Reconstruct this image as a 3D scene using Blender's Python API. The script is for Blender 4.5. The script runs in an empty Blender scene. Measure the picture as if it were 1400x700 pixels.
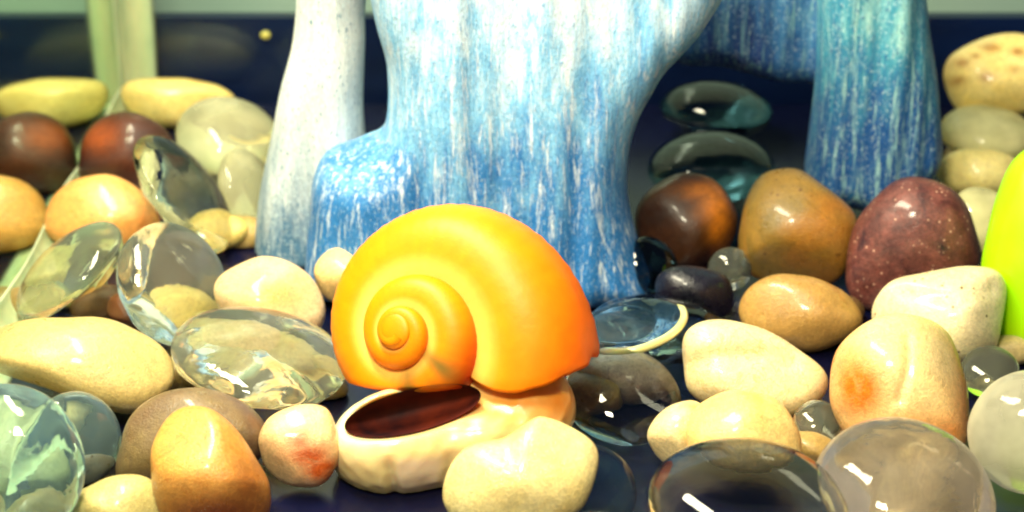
import bpy, bmesh, math, random
import numpy as np
from mathutils import Vector, Matrix

# ------------------------------------------------------------------ units: 1 unit = 1 cm
S = bpy.context.scene
S.unit_settings.system = 'METRIC'
S.unit_settings.scale_length = 0.01
COL = S.collection
R = math.radians

# ------------------------------------------------------------------ camera
PITCH = R(24.0)
CAM = np.array([0.0, 0.0, 15.9])
HFOV = R(30.0)
FPX = 700.0 / math.tan(HFOV / 2)
RIGHT = np.array([1.0, 0, 0])
FWD = np.array([0, math.cos(PITCH), -math.sin(PITCH)])
UP = np.array([0, math.sin(PITCH), math.cos(PITCH)])

cd = bpy.data.cameras.new('camera')
cam = bpy.data.objects.new('camera', cd)
COL.objects.link(cam)
cam.location = CAM
cam.rotation_euler = (math.pi / 2 - PITCH, 0, 0)
cd.sensor_width = 36
cd.angle = HFOV
cd.clip_start = 0.5
cd.clip_end = 500
cd.dof.use_dof = True
cd.dof.focus_distance = 31.2
cd.dof.aperture_fstop = 0.22
S.camera = cam

# ------------------------------------------------------------------ light
W = bpy.data.worlds.new('World')
S.world = W
W.use_nodes = True
bg = W.node_tree.nodes['Background']
bg.inputs[0].default_value = (0.20, 0.33, 0.62, 1)
bg.inputs[1].default_value = 0.17


def area(name, loc, aim, sx, sy, power, color):
    ld = bpy.data.lights.new(name, 'AREA')
    ld.shape = 'RECTANGLE'
    ld.size, ld.size_y, ld.energy, ld.color = sx, sy, power, color
    lo = bpy.data.objects.new(name, ld)
    COL.objects.link(lo)
    lo.location = loc
    d = Vector(aim) - Vector(loc)
    lo.rotation_euler = d.to_track_quat('-Z', 'Y').to_euler()
    return lo


area('hood_lamp', (-7.0, 29.0, 25.0), (0, 33, 0), 18, 4, 13500, (1.0, 0.925, 0.66))
area('room_lamp', (-3.5, 7.0, 29.0), (1, 31, 1), 6, 5, 11500, (1.0, 0.92, 0.66))

S.view_settings.view_transform = 'Standard'
S.view_settings.look = 'None'
S.view_settings.exposure = 0.4
S.view_settings.gamma = 1.0
S.view_settings.use_curve_mapping = False
cy = S.cycles
cy.max_bounces = 18
cy.transmission_bounces = 14
cy.glossy_bounces = 6
cy.diffuse_bounces = 4
cy.transparent_max_bounces = 12
cy.caustics_reflective = True
cy.caustics_refractive = True
cy.blur_glossy = 0.6
cy.sample_clamp_indirect = 6.0
cy.filter_width = 2.0
cy.use_denoising = True
try:
    cy.denoiser = 'OPENIMAGEDENOISE'
except Exception:
    pass


# ------------------------------------------------------------------ helpers
def lin(c):
    """sRGB 0..255 -> linear"""
    o = []
    for v in c[:3]:
        v = v / 255.0
        o.append(v / 12.92 if v <= 0.04045 else ((v + 0.055) / 1.055) ** 2.4)
    return np.array(o)


def ray(px, py):
    return FWD + (px - 700.0) / FPX * RIGHT + (350.0 - py) / FPX * UP


def at_z(px, py, z):
    d = ray(px, py)
    return CAM + d * ((z - CAM[2]) / d[2])


def at_y(px, py, y):
    d = ray(px, py)
    return CAM + d * (y / d[1])


def depth_of(p):
    return float(np.dot(np.asarray(p) - CAM, FWD))


def link_mesh(name, V, F, mat, parent=None, loc=None, smooth=True):
    V = np.asarray(V, float)
    if loc is None:
        loc = np.zeros(3) if parent is not None else np.array([V[:, 0].mean(), V[:, 1].mean(), V[:, 2].min()])
    me = bpy.data.meshes.new(name)
    off = np.asarray(parent['_base']) if parent is not None else np.asarray(loc)
    me.from_pydata((V - off).tolist(), [], [tuple(int(i) for i in f) for f in F])
    me.update()
    if smooth:
        me.polygons.foreach_set('use_smooth', np.ones(len(me.polygons), bool))
    me.materials.append(mat)
    o = bpy.data.objects.new(name, me)
    COL.objects.link(o)
    if parent is not None:
        o.parent = parent
    else:
        o.location = loc
    return o


def thing(name, loc, label, cat, group=None):
    o = bpy.data.objects.new(name, None)
    COL.objects.link(o)
    o.location = loc
    o.empty_display_size = 0.3
    o['_base'] = [float(v) for v in loc]
    tag(o, label, cat, group)
    return o


def tag(o, label, cat, group=None):
    o['label'] = label
    o['category'] = cat
    if group:
        o['group'] = group
    return o


def struct(o):
    o['kind'] = 'structure'
    return o


_ICO = {}


def ico(n):
    if n not in _ICO:
        bm = bmesh.new()
        bmesh.ops.create_icosphere(bm, subdivisions=n, radius=1)
        bm.verts.ensure_lookup_table()
        V = np.array([v.co[:] for v in bm.verts])
        V /= np.linalg.norm(V, axis=1)[:, None]
        F = [[v.index for v in f.verts] for f in bm.faces]
        bm.free()
        _ICO[n] = (V, F)
    return _ICO[n]


def lump(P, seed, freq, n=9):
    """smooth pseudo-noise, about -1..1"""
    rs = np.random.RandomState(seed)
    out = np.zeros(len(P))
    for i in range(n):
        d = rs.normal(size=3)
        d /= np.linalg.norm(d)
        f = freq * rs.uniform(0.6, 1.6)
        out += np.sin(P @ d * f + rs.uniform(0, 6.28))
    return out / math.sqrt(n) / 1.2


# ------------------------------------------------------------------ materials
class NT:
    def __init__(self, name):
        self.m = bpy.data.materials.new(name)
        self.m.use_nodes = True
        self.t = self.m.node_tree
        self.b = self.t.nodes['Principled BSDF']
        self.out = self.t.nodes['Material Output']
        self.tc = self.t.nodes.new('ShaderNodeTexCoord')

    def n(self, ty, **kw):
        nd = self.t.nodes.new(ty)
        for k, v in kw.items():
            if hasattr(nd, k) and not isinstance(v, tuple):
                setattr(nd, k, v)
        return nd

    def l(self, a, b):
        self.t.links.new(a, b)

    def mapping(self, scale=(1, 1, 1), loc=(0, 0, 0), rot=(0, 0, 0)):
        mp = self.t.nodes.new('ShaderNodeMapping')
        mp.inputs['Scale'].default_value = scale
        mp.inputs['Location'].default_value = loc
        mp.inputs['Rotation'].default_value = rot
        self.l(self.tc.outputs['Object'], mp.inputs['Vector'])
        return mp.outputs[0]

    def noise(self, vec, scale, detail=4, rough=0.55, dist=0.0):
        nd = self.t.nodes.new('ShaderNodeTexNoise')
        nd.inputs['Scale'].default_value = scale
        nd.inputs['Detail'].default_value = detail
        nd.inputs['Roughness'].default_value = rough
        nd.inputs['Distortion'].default_value = dist
        self.l(vec, nd.inputs['Vector'])
        return nd.outputs['Fac']

    def ramp(self, fac, stops, interp='LINEAR'):
        r = self.t.nodes.new('ShaderNodeValToRGB')
        r.color_ramp.interpolation = interp
        e = r.color_ramp.elements
        while len(e) < len(stops):
            e.new(0.5)
        for el, (p, c) in zip(e, stops):
            el.position = p
            el.color = (*c[:3], 1) if hasattr(c, '__len__') else (c, c, c, 1)
        self.l(fac, r.inputs[0])
        return r.outputs[0]

    def mix(self, fac, a, b, mode='MIX'):
        m = self.t.nodes.new('ShaderNodeMixRGB')
        m.blend_type = mode
        for i, v in ((0, fac), (1, a), (2, b)):
            if isinstance(v, (int, float)):
                m.inputs[i].default_value = v if i == 0 else (v, v, v, 1)
            elif hasattr(v, 'is_linked'):
                self.l(v, m.inputs[i])
            else:
                m.inputs[i].default_value = (*[float(x) for x in v[:3]], 1)
        return m.outputs[0]

    def bump(self, h, strength, dist):
        b = self.t.nodes.new('ShaderNodeBump')
        b.inputs['Strength'].default_value = strength
        b.inputs['Distance'].default_value = dist
        self.l(h, b.inputs['Height'])
        self.l(b.outputs[0], self.b.inputs['Normal'])

    def set(self, **kw):
        names = {'rough': 'Roughness', 'spec': 'Specular IOR Level', 'ior': 'IOR', 'trans': 'Transmission Weight',
                 'sss': 'Subsurface Weight', 'coat': 'Coat Weight', 'coatr': 'Coat Roughness', 'metal': 'Metallic'}
        for k, v in kw.items():
            self.b.inputs[names[k]].default_value = v
        return self

    def color(self, c):
        if hasattr(c, 'is_linked'):
            self.l(c, self.b.inputs['Base Color'])
        else:
            self.b.inputs['Base Color'].default_value = (*[float(x) for x in c[:3]], 1)
        return self


def pebble_mat(name, main, second, stain=None, seed=0, scale=0.9, rough=0.34, stain_amt=0.5, speck=None,
               speck_scale=14, sss=0.3, vein=None, grain=0.55, band=None, spot=None):
    m = NT(name)
    v = m.mapping(loc=(seed * 3.7, seed * 1.3, -seed * 2.1))
    a = m.noise(v, scale, 5, 0.6, 0.6)
    c = m.ramp(a, [(0.33, lin(main)), (0.68, lin(second))])
    if stain is not None:
        s = m.noise(m.mapping(loc=(seed * 1.9 + 5, -seed * 2.3, seed)), scale * 0.75, 3, 0.5, 0.8)
        k = m.ramp(s, [(0.62 - 0.2 * stain_amt, 0.0), (0.78 - 0.2 * stain_amt, 1.0)])
        c = m.mix(k, c, lin(stain))
    if spot is not None:
        sa_ = m.t.nodes.new('ShaderNodeAttribute')
        sa_.attribute_name = 'stain'
        kk = m.mix(1.0, sa_.outputs['Fac'], m.ramp(m.noise(m.mapping(loc=(seed, 0, 4)), 3.0, 4, 0.6), [(0.25, 0.7), (0.5, 1.0)]), 'MULTIPLY')
        c = m.mix(kk, c, lin(spot))
    if band is not None:
        w = m.t.nodes.new('ShaderNodeTexWave')
        w.inputs['Scale'].default_value = band[1]
        w.inputs['Distortion'].default_value = 2.0
        w.inputs['Detail'].default_value = 2.0
        m.l(m.mapping(rot=band[2], loc=band[3]), w.inputs['Vector'])
        k = m.ramp(w.outputs['Fac'], [(0.35, 0.0), (0.95, 0.95)])
        c = m.mix(k, c, lin(band[0]))
    fine = m.noise(v, 9, 5, 0.7)
    c = m.mix(grain, c, m.mix(1.0, c, m.ramp(fine, [(0.3, 0.55), (0.65, 1.1)]), 'MULTIPLY'))
    tiny = m.noise(v, 26, 3, 0.7)
    c = m.mix(grain * 0.8, c, m.mix(1.0, c, m.ramp(tiny, [(0.35, 0.6), (0.6, 1.08)]), 'MULTIPLY'))
    vein_amt = 0.7
    if vein is None:
        vein, vein_amt = tuple(0.76 * x for x in second), 0.4
    if vein is not None:
        w = m.noise(m.mapping(loc=(seed, seed * 2, 7)), scale * 1.4, 4, 0.55, 1.5)
        k = m.ramp(w, [(0.485, 0.0), (0.5, vein_amt), (0.515, 0.0)])
        c = m.mix(k, c, lin(vein))
    if speck is not None:
        vo = m.t.nodes.new('ShaderNodeTexVoronoi')
        vo.inputs['Scale'].default_value = speck_scale
        m.l(v, vo.inputs['Vector'])
        cut = m.noise(v, 2.2, 2)
        k = m.mix(1.0, m.ramp(vo.outputs['Distance'], [(0.10, 1.0), (0.24, 0.0)]),
                  m.ramp(cut, [(0.48, 0.0), (0.6, 0.9)]), 'MULTIPLY')
        c = m.mix(k, c, lin(speck))
    c = m.mix(1.0, c, (1.0, 0.965, 0.84), 'MULTIPLY')
    m.color(c)
    m.l(m.ramp(m.noise(v, 5, 4), [(0.3, rough * 0.7), (0.7, rough * 1.4)]), m.b.inputs['Roughness'])
    m.set(sss=sss, coat=0.3, coatr=0.12)
    m.b.inputs['Subsurface Radius'].default_value = (0.5, 0.3, 0.15)
    m.b.inputs['Subsurface Scale'].default_value = 0.5
    m.bump(m.mix(0.4, m.mix(0.5, fine, m.noise(v, 2.5, 4)), tiny), 0.55, 0.06)
    return m.m


def glass_mat(name, tint, rough=0.0, ior=1.36, milky=0.0, coat=0.0, milk=(235, 235, 215), seed=0):
    m = NT(name)
    m.color(lin(tint)).set(rough=rough, ior=ior, trans=1.0, coat=coat)
    v = m.mapping(loc=(seed, seed * 2.0, 0))
    m.l(m.ramp(m.noise(v, 2.3, 5, 0.65, 0.5), [(0.5, rough), (0.75, rough + 0.14)]), m.b.inputs['Roughness'])
    m.bump(m.noise(v, 1.1, 3, 0.5, 0.8), 0.25, 0.12)
    if milky > 0:
        d = m.t.nodes.new('ShaderNodeBsdfTranslucent')
        d.inputs[0].default_value = (*lin(milk), 1)
        d2 = m.t.nodes.new('ShaderNodeBsdfDiffuse')
        d2.inputs[0].default_value = (*lin(milk), 1)
        mm = m.t.nodes.new('ShaderNodeMixShader')
        mm.inputs[0].default_value = 0.8
        m.l(d.outputs[0], mm.inputs[1])
        m.l(d2.outputs[0], mm.inputs[2])
        mx = m.t.nodes.new('ShaderNodeMixShader')
        k = m.ramp(m.noise(v, 0.9, 3), [(0.3, milky * 0.5), (0.7, min(1, milky * 1.5))])
        m.l(k, mx.inputs[0])
        m.l(m.b.outputs[0], mx.inputs[1])
        m.l(mm.outputs[0], mx.inputs[2])
        m.l(mx.outputs[0], m.out.inputs['Surface'])
    return m.m


# ------------------------------------------------------------------ the setting: floor, wall, tank
FLOOR_X0, FLOOR_X1, FLOOR_Y0, FLOOR_Y1 = -9.55, 16.0, 14.0, 45.0


def box(x0, x1, y0, y1, z0, z1):
    V = [(x, y, z) for z in (z0, z1) for y in (y0, y1) for x in (x0, x1)]
    F = [(0, 2, 3, 1), (4, 5, 7, 6), (0, 1, 5, 4), (2, 6, 7, 3), (0, 4, 6, 2), (1, 3, 7, 5)]
    return V, F


m = NT('navy_tank_floor')
m.color(m.ramp(m.noise(m.mapping(), 0.6, 4), [(0.3, lin((4, 6, 28))), (0.7, lin((8, 12, 44)))]))
m.set(rough=0.25)
V, F = box(FLOOR_X0, FLOOR_X1, FLOOR_Y0, FLOOR_Y1, -0.5, 0.0)
struct(link_mesh('tank_floor', V, F, m.m, smooth=False))

m = NT('pale_wall')
m.color(m.ramp(m.noise(m.mapping(), 0.08, 3), [(0.3, lin((172, 190, 160))), (0.7, lin((196, 198, 176)))]))
m.set(rough=0.9)
V, F = box(-60, 60, 52.0, 53.0, -6, 40)
struct(link_mesh('wall', V, F, m.m, smooth=False))

m = NT('table_top')
m.color(m.ramp(m.noise(m.mapping((0.2, 2, 1)), 0.5, 4), [(0.3, lin((20, 24, 52))), (0.7, lin((30, 36, 66)))]))
m.set(rough=0.5)
V, F = box(-60, 60, 5, 52.0, -6.0, -0.8)
struct(link_mesh('table_top', V, F, m.m, smooth=False))

tank = thing('aquarium', (FLOOR_X0, FLOOR_Y1, 0), 'glass aquarium corner with dark navy base trim and greenish silicone seam', 'aquarium')
# panes
m = NT('side_pane_glass')
gl = m.t.nodes.new('ShaderNodeBsdfGlossy')
gl.inputs[0].default_value = (0.72, 0.84, 0.70, 1)
gl.inputs['Roughness'].default_value = 0.06
tr = m.t.nodes.new('ShaderNodeBsdfTransparent')
tr.inputs[0].default_value = (0.75, 0.9, 0.82, 1)
mx = m.t.nodes.new('ShaderNodeMixShader')
lw = m.t.nodes.new('ShaderNodeLayerWeight')
lw.inputs[0].default_value = 0.75
m.l(lw.outputs['Facing'], mx.inputs[0])
m.l(tr.outputs[0], mx.inputs[1])
m.l(gl.outputs[0], mx.inputs[2])
m.l(mx.outputs[0], m.out.inputs['Surface'])
V, F = box(FLOOR_X0 - 0.5, FLOOR_X0 - 0.003, FLOOR_Y0, FLOOR_Y1 + 0.5, -0.5, 14)
link_mesh('side_pane', V, F, m.m, tank, smooth=False)

m = NT('back_pane_glass')
gl = m.t.nodes.new('ShaderNodeBsdfGlossy')
gl.inputs[0].default_value = (0.8, 0.95, 0.9, 1)
gl.inputs['Roughness'].default_value = 0.08
tr = m.t.nodes.new('ShaderNodeBsdfTransparent')
tr.inputs[0].default_value = (0.88, 0.94, 0.97, 1)
mx = m.t.nodes.new('ShaderNodeMixShader')
mx.inputs[0].default_value = 0.03
m.l(tr.outputs[0], mx.inputs[1])
m.l(gl.outputs[0], mx.inputs[2])
m.l(mx.outputs[0], m.out.inputs['Surface'])
V, F = box(FLOOR_X0, FLOOR_X1, FLOOR_Y1 + 0.003, FLOOR_Y1 + 0.5, -0.5, 14)
link_mesh('back_pane', V, F, m.m, tank, smooth=False)

# dark trim outside the back pane
m = NT('navy_trim')
m.color(m.ramp(m.noise(m.mapping((0.3, 1, 1.5)), 0.7, 4), [(0.3, lin((6, 15, 44))), (0.7, lin((11, 27, 64)))]))
m.set(rough=0.35)
ztop = float(at_y(700, 24, FLOOR_Y1 + 0.55)[2])
V, F = box(FLOOR_X0 - 0.6, FLOOR_X1, FLOOR_Y1 + 0.55, FLOOR_Y1 + 1.0, -0.79, ztop)
trim = link_mesh('base_trim', V, F, m.m, tank, smooth=False)

m = NT('reflection_yellow')
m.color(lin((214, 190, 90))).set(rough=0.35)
p = at_y(363, 48, FLOOR_Y1 + 0.545)  # lamp reflection in the back pane, added as a small yellow bead
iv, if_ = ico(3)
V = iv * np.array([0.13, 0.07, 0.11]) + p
o = link_mesh('lamp_reflection', V, if_, m.m, tank)

# silicone seam: a concave fillet up the corner and along the side of the floor
m = NT('green_silicone')
m.color(m.ramp(m.noise(m.mapping((1, 1, 0.3)), 1.6, 4), [(0.3, lin((150, 170, 128))), (0.7, lin((206, 208, 158)))]))
m.set(rough=0.5, sss=0.3, trans=0.15)
m.b.inputs['Subsurface Scale'].default_value = 0.6


def fillet(path_fn, n, r, k=10):
    prof = [(0, 0)]
    for i in range(k + 1):
        t = i / k * math.pi / 2
        prof.append((r * (1 - math.sin(t)), r * (1 - math.cos(t))))
    V, F = [], []
    for j in range(n):
        for q in prof:
            V.append(path_fn(j / (n - 1), q))
    L = len(prof)
    for j in range(n - 1):
        for i in range(L):
            F.append((j * L + i, j * L + (i + 1) % L, (j + 1) * L + (i + 1) % L, (j + 1) * L + i))
    return V, F


V, F = fillet(lambda t, q: (FLOOR_X0 + q[0] * (1 + .1 * math.sin(t * 9)), FLOOR_Y1 - q[1], 14 * t), 40, 0.75)
link_mesh('silicone_seam', V, F, m.m, tank)
V, F = fillet(lambda t, q: (FLOOR_X0 + q[0], FLOOR_Y1 - t * 30, q[1] * (1 + .15 * math.sin(t * 31))), 60, 0.62)
link_mesh('silicone_seam', V, F, m.m, tank)


# ------------------------------------------------------------------ surface nets (for the ornament and the snail's body)
def surface_nets(Fv, origin, h):
    ins = Fv < 0
    nx, ny, nz = Fv.shape
    acc = np.zeros((nx - 1, ny - 1, nz - 1, 3))
    cnt = np.zeros((nx - 1, ny - 1, nz - 1))
    for ax in range(3):
        for a in (0, 1):
            for b in (0, 1):
                o1, o2 = [0, 0, 0], [0, 0, 0]
                oth = [i for i in range(3) if i != ax]
                o1[oth[0]] = o2[oth[0]] = a
                o1[oth[1]] = o2[oth[1]] = b
                o2[ax] = 1
                s1 = tuple(slice(o1[i], o1[i] + Fv.shape[i] - 1) for i in range(3))
                s2 = tuple(slice(o2[i], o2[i] + Fv.shape[i] - 1) for i in range(3))
                f1, f2 = Fv[s1], Fv[s2]
                cr = (f1 < 0) != (f2 < 0)
                t = np.where(cr, f1 / np.where(np.abs(f1 - f2) < 1e-12, 1, f1 - f2), 0)
                for i in range(3):
                    acc[..., i] += cr * (o1[i] + (t if i == ax else 0))
                cnt += cr
    mask = cnt > 0
    idx = -np.ones(mask.shape, int)
    idx[mask] = np.arange(mask.sum())
    base = np.stack(np.meshgrid(*[np.arange(s) for s in mask.shape], indexing='ij'), -1)
    V = (base[mask] + acc[mask] / cnt[mask][:, None]) * h + np.asarray(origin)
    F = []
    for ax in range(3):
        u, v = (ax + 1) % 3, (ax + 2) % 3
        s1 = [slice(1, -1)] * 3
        s2 = [slice(1, -1)] * 3
        s1[ax] = slice(0, -1)
        s2[ax] = slice(1, None)
        A, B = ins[tuple(s1)], ins[tuple(s2)]
        ch = np.argwhere(A != B)
        if len(ch) == 0:
            continue
        sgn = A[A != B]
        off = np.ones(3, int)
        off[ax] = 0
        c = ch + off
        du, dv = np.zeros(3, int), np.zeros(3, int)
        du[u], dv[v] = 1, 1
        q = [idx[tuple((c - du - dv).T)], idx[tuple((c - dv).T)], idx[tuple(c.T)], idx[tuple((c - du).T)]]
        Q = np.stack(q, 1)
        Q[~sgn] = Q[~sgn][:, ::-1]
        F.append(Q)
    F = np.concatenate(F)
    return V, F[(F >= 0).all(1)]


def poly_sdf(P, X, Z):
    """positive inside"""
    P = np.asarray(P)
    d2 = np.full(X.shape, 1e9)
    inside = np.zeros(X.shape, bool)
    n = len(P)
    for i in range(n):
        a, b = P[i], P[(i + 1) % n]
        e = b - a
        wx, wz = X - a[0], Z - a[1]
        t = np.clip((wx * e[0] + wz * e[1]) / (e @ e + 1e-12), 0, 1)
        d2 = np.minimum(d2, (wx - t * e[0]) ** 2 + (wz - t * e[1]) ** 2)
        c = ((a[1] <= Z) & (b[1] > Z)) | ((b[1] <= Z) & (a[1] > Z))
        with np.errstate(divide='ignore', invalid='ignore'):
            xi = a[0] + (Z - a[1]) / (b[1] - a[1]) * e[0]
        inside ^= c & (X < xi)
    d = np.sqrt(d2)
    return np.where(inside, d, -d)


def smooth_poly(pts, n=6):
    """Catmull-Rom through closed outline"""
    pts = np.asarray(pts, float)
    out = []
    N = len(pts)
    for i in range(N):
        p0, p1, p2, p3 = pts[i - 1], pts[i], pts[(i + 1) % N], pts[(i + 2) % N]
        for k in range(n):
            t = k / n
            out.append(0.5 * ((2 * p1) + (-p0 + p2) * t + (2 * p0 - 5 * p1 + 4 * p2 - p3) * t * t + (-p0 + 3 * p1 - 3 * p2 + p3) * t ** 3))
    return np.array(out)


# ------------------------------------------------------------------ blue ornament
def orn_mat(name, white, blue, deep, blue_amt, grey=0.0, zlo=0.3, zhi=5.0, seed=0, speck=0.5, pale_speck=0.6):
    m = NT(name)
    v = m.mapping((1.0, 1.0, 0.2), loc=(seed * 2.3, 0, seed))
    st = m.noise(v, 2.8, 6, 0.66, 0.25)
    fib = m.noise(m.mapping((1.0, 1.0, 0.07), loc=(seed, 3, 1)), 9.0, 5, 0.7)
    blob = m.noise(m.mapping(loc=(seed * 5, 0, 2)), 0.55, 3)
    # paint fades from white at the top to blue at the foot
    sx = m.t.nodes.new('ShaderNodeSeparateXYZ')
    m.l(m.tc.outputs['Object'], sx.inputs[0])
    mr = m.t.nodes.new('ShaderNodeMapRange')
    mr.inputs['From Min'].default_value = zlo
    mr.inputs['From Max'].default_value = zhi
    mr.inputs['To Min'].default_value = 0.2
    mr.inputs['To Max'].default_value = -0.14
    m.l(sx.outputs[2], mr.inputs[0])
    ad = m.t.nodes.new('ShaderNodeMath')
    ad.operation = 'ADD'
    sm = m.t.nodes.new('ShaderNodeMath')
    sm.operation = 'MULTIPLY'
    sm.inputs[1].default_value = 0.5
    m.l(st, sm.inputs[0])
    m.l(sm.outputs[0], ad.inputs[0])
    m.l(mr.outputs[0], ad.inputs[1])
    ad2 = m.t.nodes.new('ShaderNodeMath')
    ad2.operation = 'MULTIPLY_ADD'
    ad2.inputs[1].default_value = 0.4
    m.l(blob, ad2.inputs[0])
    m.l(ad.outputs[0], ad2.inputs[2])
    ad3 = m.t.nodes.new('ShaderNodeMath')
    ad3.operation = 'MULTIPLY_ADD'
    ad3.inputs[1].default_value = 0.35
    m.l(fib, ad3.inputs[0])
    m.l(ad2.outputs[0], ad3.inputs[2])
    o = blue_amt
    c = m.ramp(ad3.outputs[0], [(0.53 - o, lin(white)), (0.69 - o, lin(blue)), (0.86 - o, lin(deep))])
    # worn white fibres and dark pits
    c = m.mix(m.ramp(fib, [(0.52, 0.0), (0.66, 0.75)]), c, lin(white))
    pit = m.noise(m.mapping((1, 1, 0.6), loc=(seed, 0, 9)), 13, 3, 0.6)
    c = m.mix(m.ramp(pit, [(0.60, 0.0), (0.68, speck)]), c, lin(deep))
    pit2 = m.noise(m.mapping((1, 1, 0.8), loc=(seed, 7, 9)), 17, 2, 0.6)
    c = m.mix(m.ramp(pit2, [(0.56, 0.0), (0.70, speck * pale_speck)]), c, lin((214, 236, 238)))  # pale specks scattered over the paint
    grit = m.noise(m.mapping((1, 1, 0.35), loc=(seed, 2, 3)), 24, 4, 0.75)
    c = m.mix(1.0, c, m.ramp(grit, [(0.36, 0.82), (0.58, 1.05)]), 'MULTIPLY')
    if grey > 0:
        c = m.mix(grey, c, lin((196, 200, 190)))
    m.color(c).set(rough=0.55, sss=0.05)
    m.bump(m.mix(0.4, m.mix(0.5, fib, pit), grit), 0.9, 0.07)
    return m.m


OB = at_y(690, 395, 34.0)
OB[2] = 0.0
ORN = thing('aquarium_ornament', OB, 'blue and white streaked resin driftwood ornament with an arched cave', 'ornament')


def orn_part(name, pts, Y, T, Rr, mat, h=0.075, lean=0.0, flare=0.0, groove=0.05, seed=0, gf=3.2, zmin=0.03):
    P = smooth_poly(pts, 5)
    Q = np.array([at_y(p[0], p[1], Y) for p in P])[:, [0, 2]]
    x0, z0 = Q.min(0) - 0.4
    x1, z1 = Q.max(0) + 0.4
    Tm = T * (1 + flare) + abs(lean) * (z1 - z0) + 0.4
    nx, ny, nz = int((x1 - x0) / h) + 1, int(2 * Tm / h) + 1, int((z1 - z0) / h) + 1
    xs, ys, zs = x0 + np.arange(nx) * h, -Tm + np.arange(ny) * h, z0 + np.arange(nz) * h
    X, Z = np.meshgrid(xs, zs, indexing='ij')
    d = poly_sdf(Q, X, Z)
    q = np.maximum(Rr - d, 0)
    zn = np.clip((Z - max(z0, 0)) / (z1 - max(z0, 0)), 0, 1)
    Tz = T * (1 + flare * (1 - zn) ** 2)
    yc = lean * (Z - max(z0, 0))
    # vertical ribs like wood grain
    G = np.stack([X.ravel() * gf, Z.ravel() * 0.35, 0 * X.ravel()], 1)
    rib = lump(G, seed, 1.6, 12).reshape(X.shape) + 0.5 * lump(G * np.array([2.6, 1.2, 1]), seed + 5, 1.6, 12).reshape(X.shape)
    inner = np.clip(d / (Rr * 0.6), 0, 1)
    Rl = Rr
    Yv = ys[None, :, None] - yc[:, None, :]
    amp = (groove * rib * (0.35 + 0.65 * inner))[:, None, :]
    f = np.sqrt(q[:, None, :] ** 2 + (Yv * (Rl / Tz)[:, None, :]) ** 2) - Rl + amp
    f = np.maximum(f, (zmin - Z)[:, None, :])
    V, F = surface_nets(f, (x0, Y - Tm, z0), h)
    return link_mesh(name, V, F, mat, ORN)


trunk = [(500, -10), (512, 40), (527, 90), (529, 150), (520, 183), (492, 198), (448, 212), (428, 245), (424, 300),
         (420, 350), (424, 385), (470, 402), (600, 408), (740, 404), (830, 402), (880, 392), (890, 374), (872, 325), (859, 265),
         (862, 205), (880, 150), (918, 92), (958, 50), (990, 0), (1010, -60), (1000, -160), (820, -200), (600, -190), (500, -150), (488, -70)]
orn_part('trunk', trunk, 34.4, 1.15, 0.85,
         orn_mat('blue_white_driftwood', (228, 236, 240), (124, 186, 226), (34, 114, 182), 0.16, seed=1), flare=0.35, groove=0.075, seed=3, lean=0.06)
limb = [(402, -10), (397, 60), (383, 120), (371, 190), (356, 260), (350, 320), (353, 350), (375, 366), (430, 380), (500, 380),
        (520, 300), (505, 220), (497, 150), (499, 60), (500, 0), (520, -80), (500, -150), (420, -140), (398, -80)]
orn_part('limb', limb, 36.2, 0.9, 0.7,
         orn_mat('pale_driftwood', (230, 234, 230), (176, 190, 198), (60, 110, 146), 0.1, grey=0.05, seed=4, speck=0.8, zhi=3.2), groove=0.05, seed=11, gf=2.2, flare=0.3)
arch = [(900, 60), (930, 84), (985, 90), (1035, 100), (1070, 110), (1120, 112), (1180, 110), (1240, 90), (1262, 0), (1250, -80),
        (1180, -170), (1040, -190), (900, -180), (860, -100), (870, 0)]
orn_part('arch', arch, 38.6, 0.8, 0.6,
         orn_mat('deep_blue_driftwood', (120, 170, 176), (44, 104, 156), (14, 48, 116), 0.12, seed=7, zlo=2, zhi=6), groove=0.07, seed=21)
leg = [(1118, 60), (1114, 130), (1106, 195), (1102, 245), (1118, 266), (1150, 275), (1195, 277), (1238, 262), (1268, 236),
       (1285, 205), (1284, 160), (1279, 100), (1270, 40), (1265, 0), (1250, -80), (1200, -150), (1140, -140), (1120, -60)]
orn_part('leg', leg, 37.6, 1.15, 0.75,
         orn_mat('blue_teal_driftwood', (170, 220, 214), (64, 150, 178), (18, 80, 146), 0.12, seed=9, zlo=0.5, zhi=6.5, speck=0.7), groove=0.07, seed=31, gf=2.6, flare=0.2, zmin=0.4)


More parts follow.
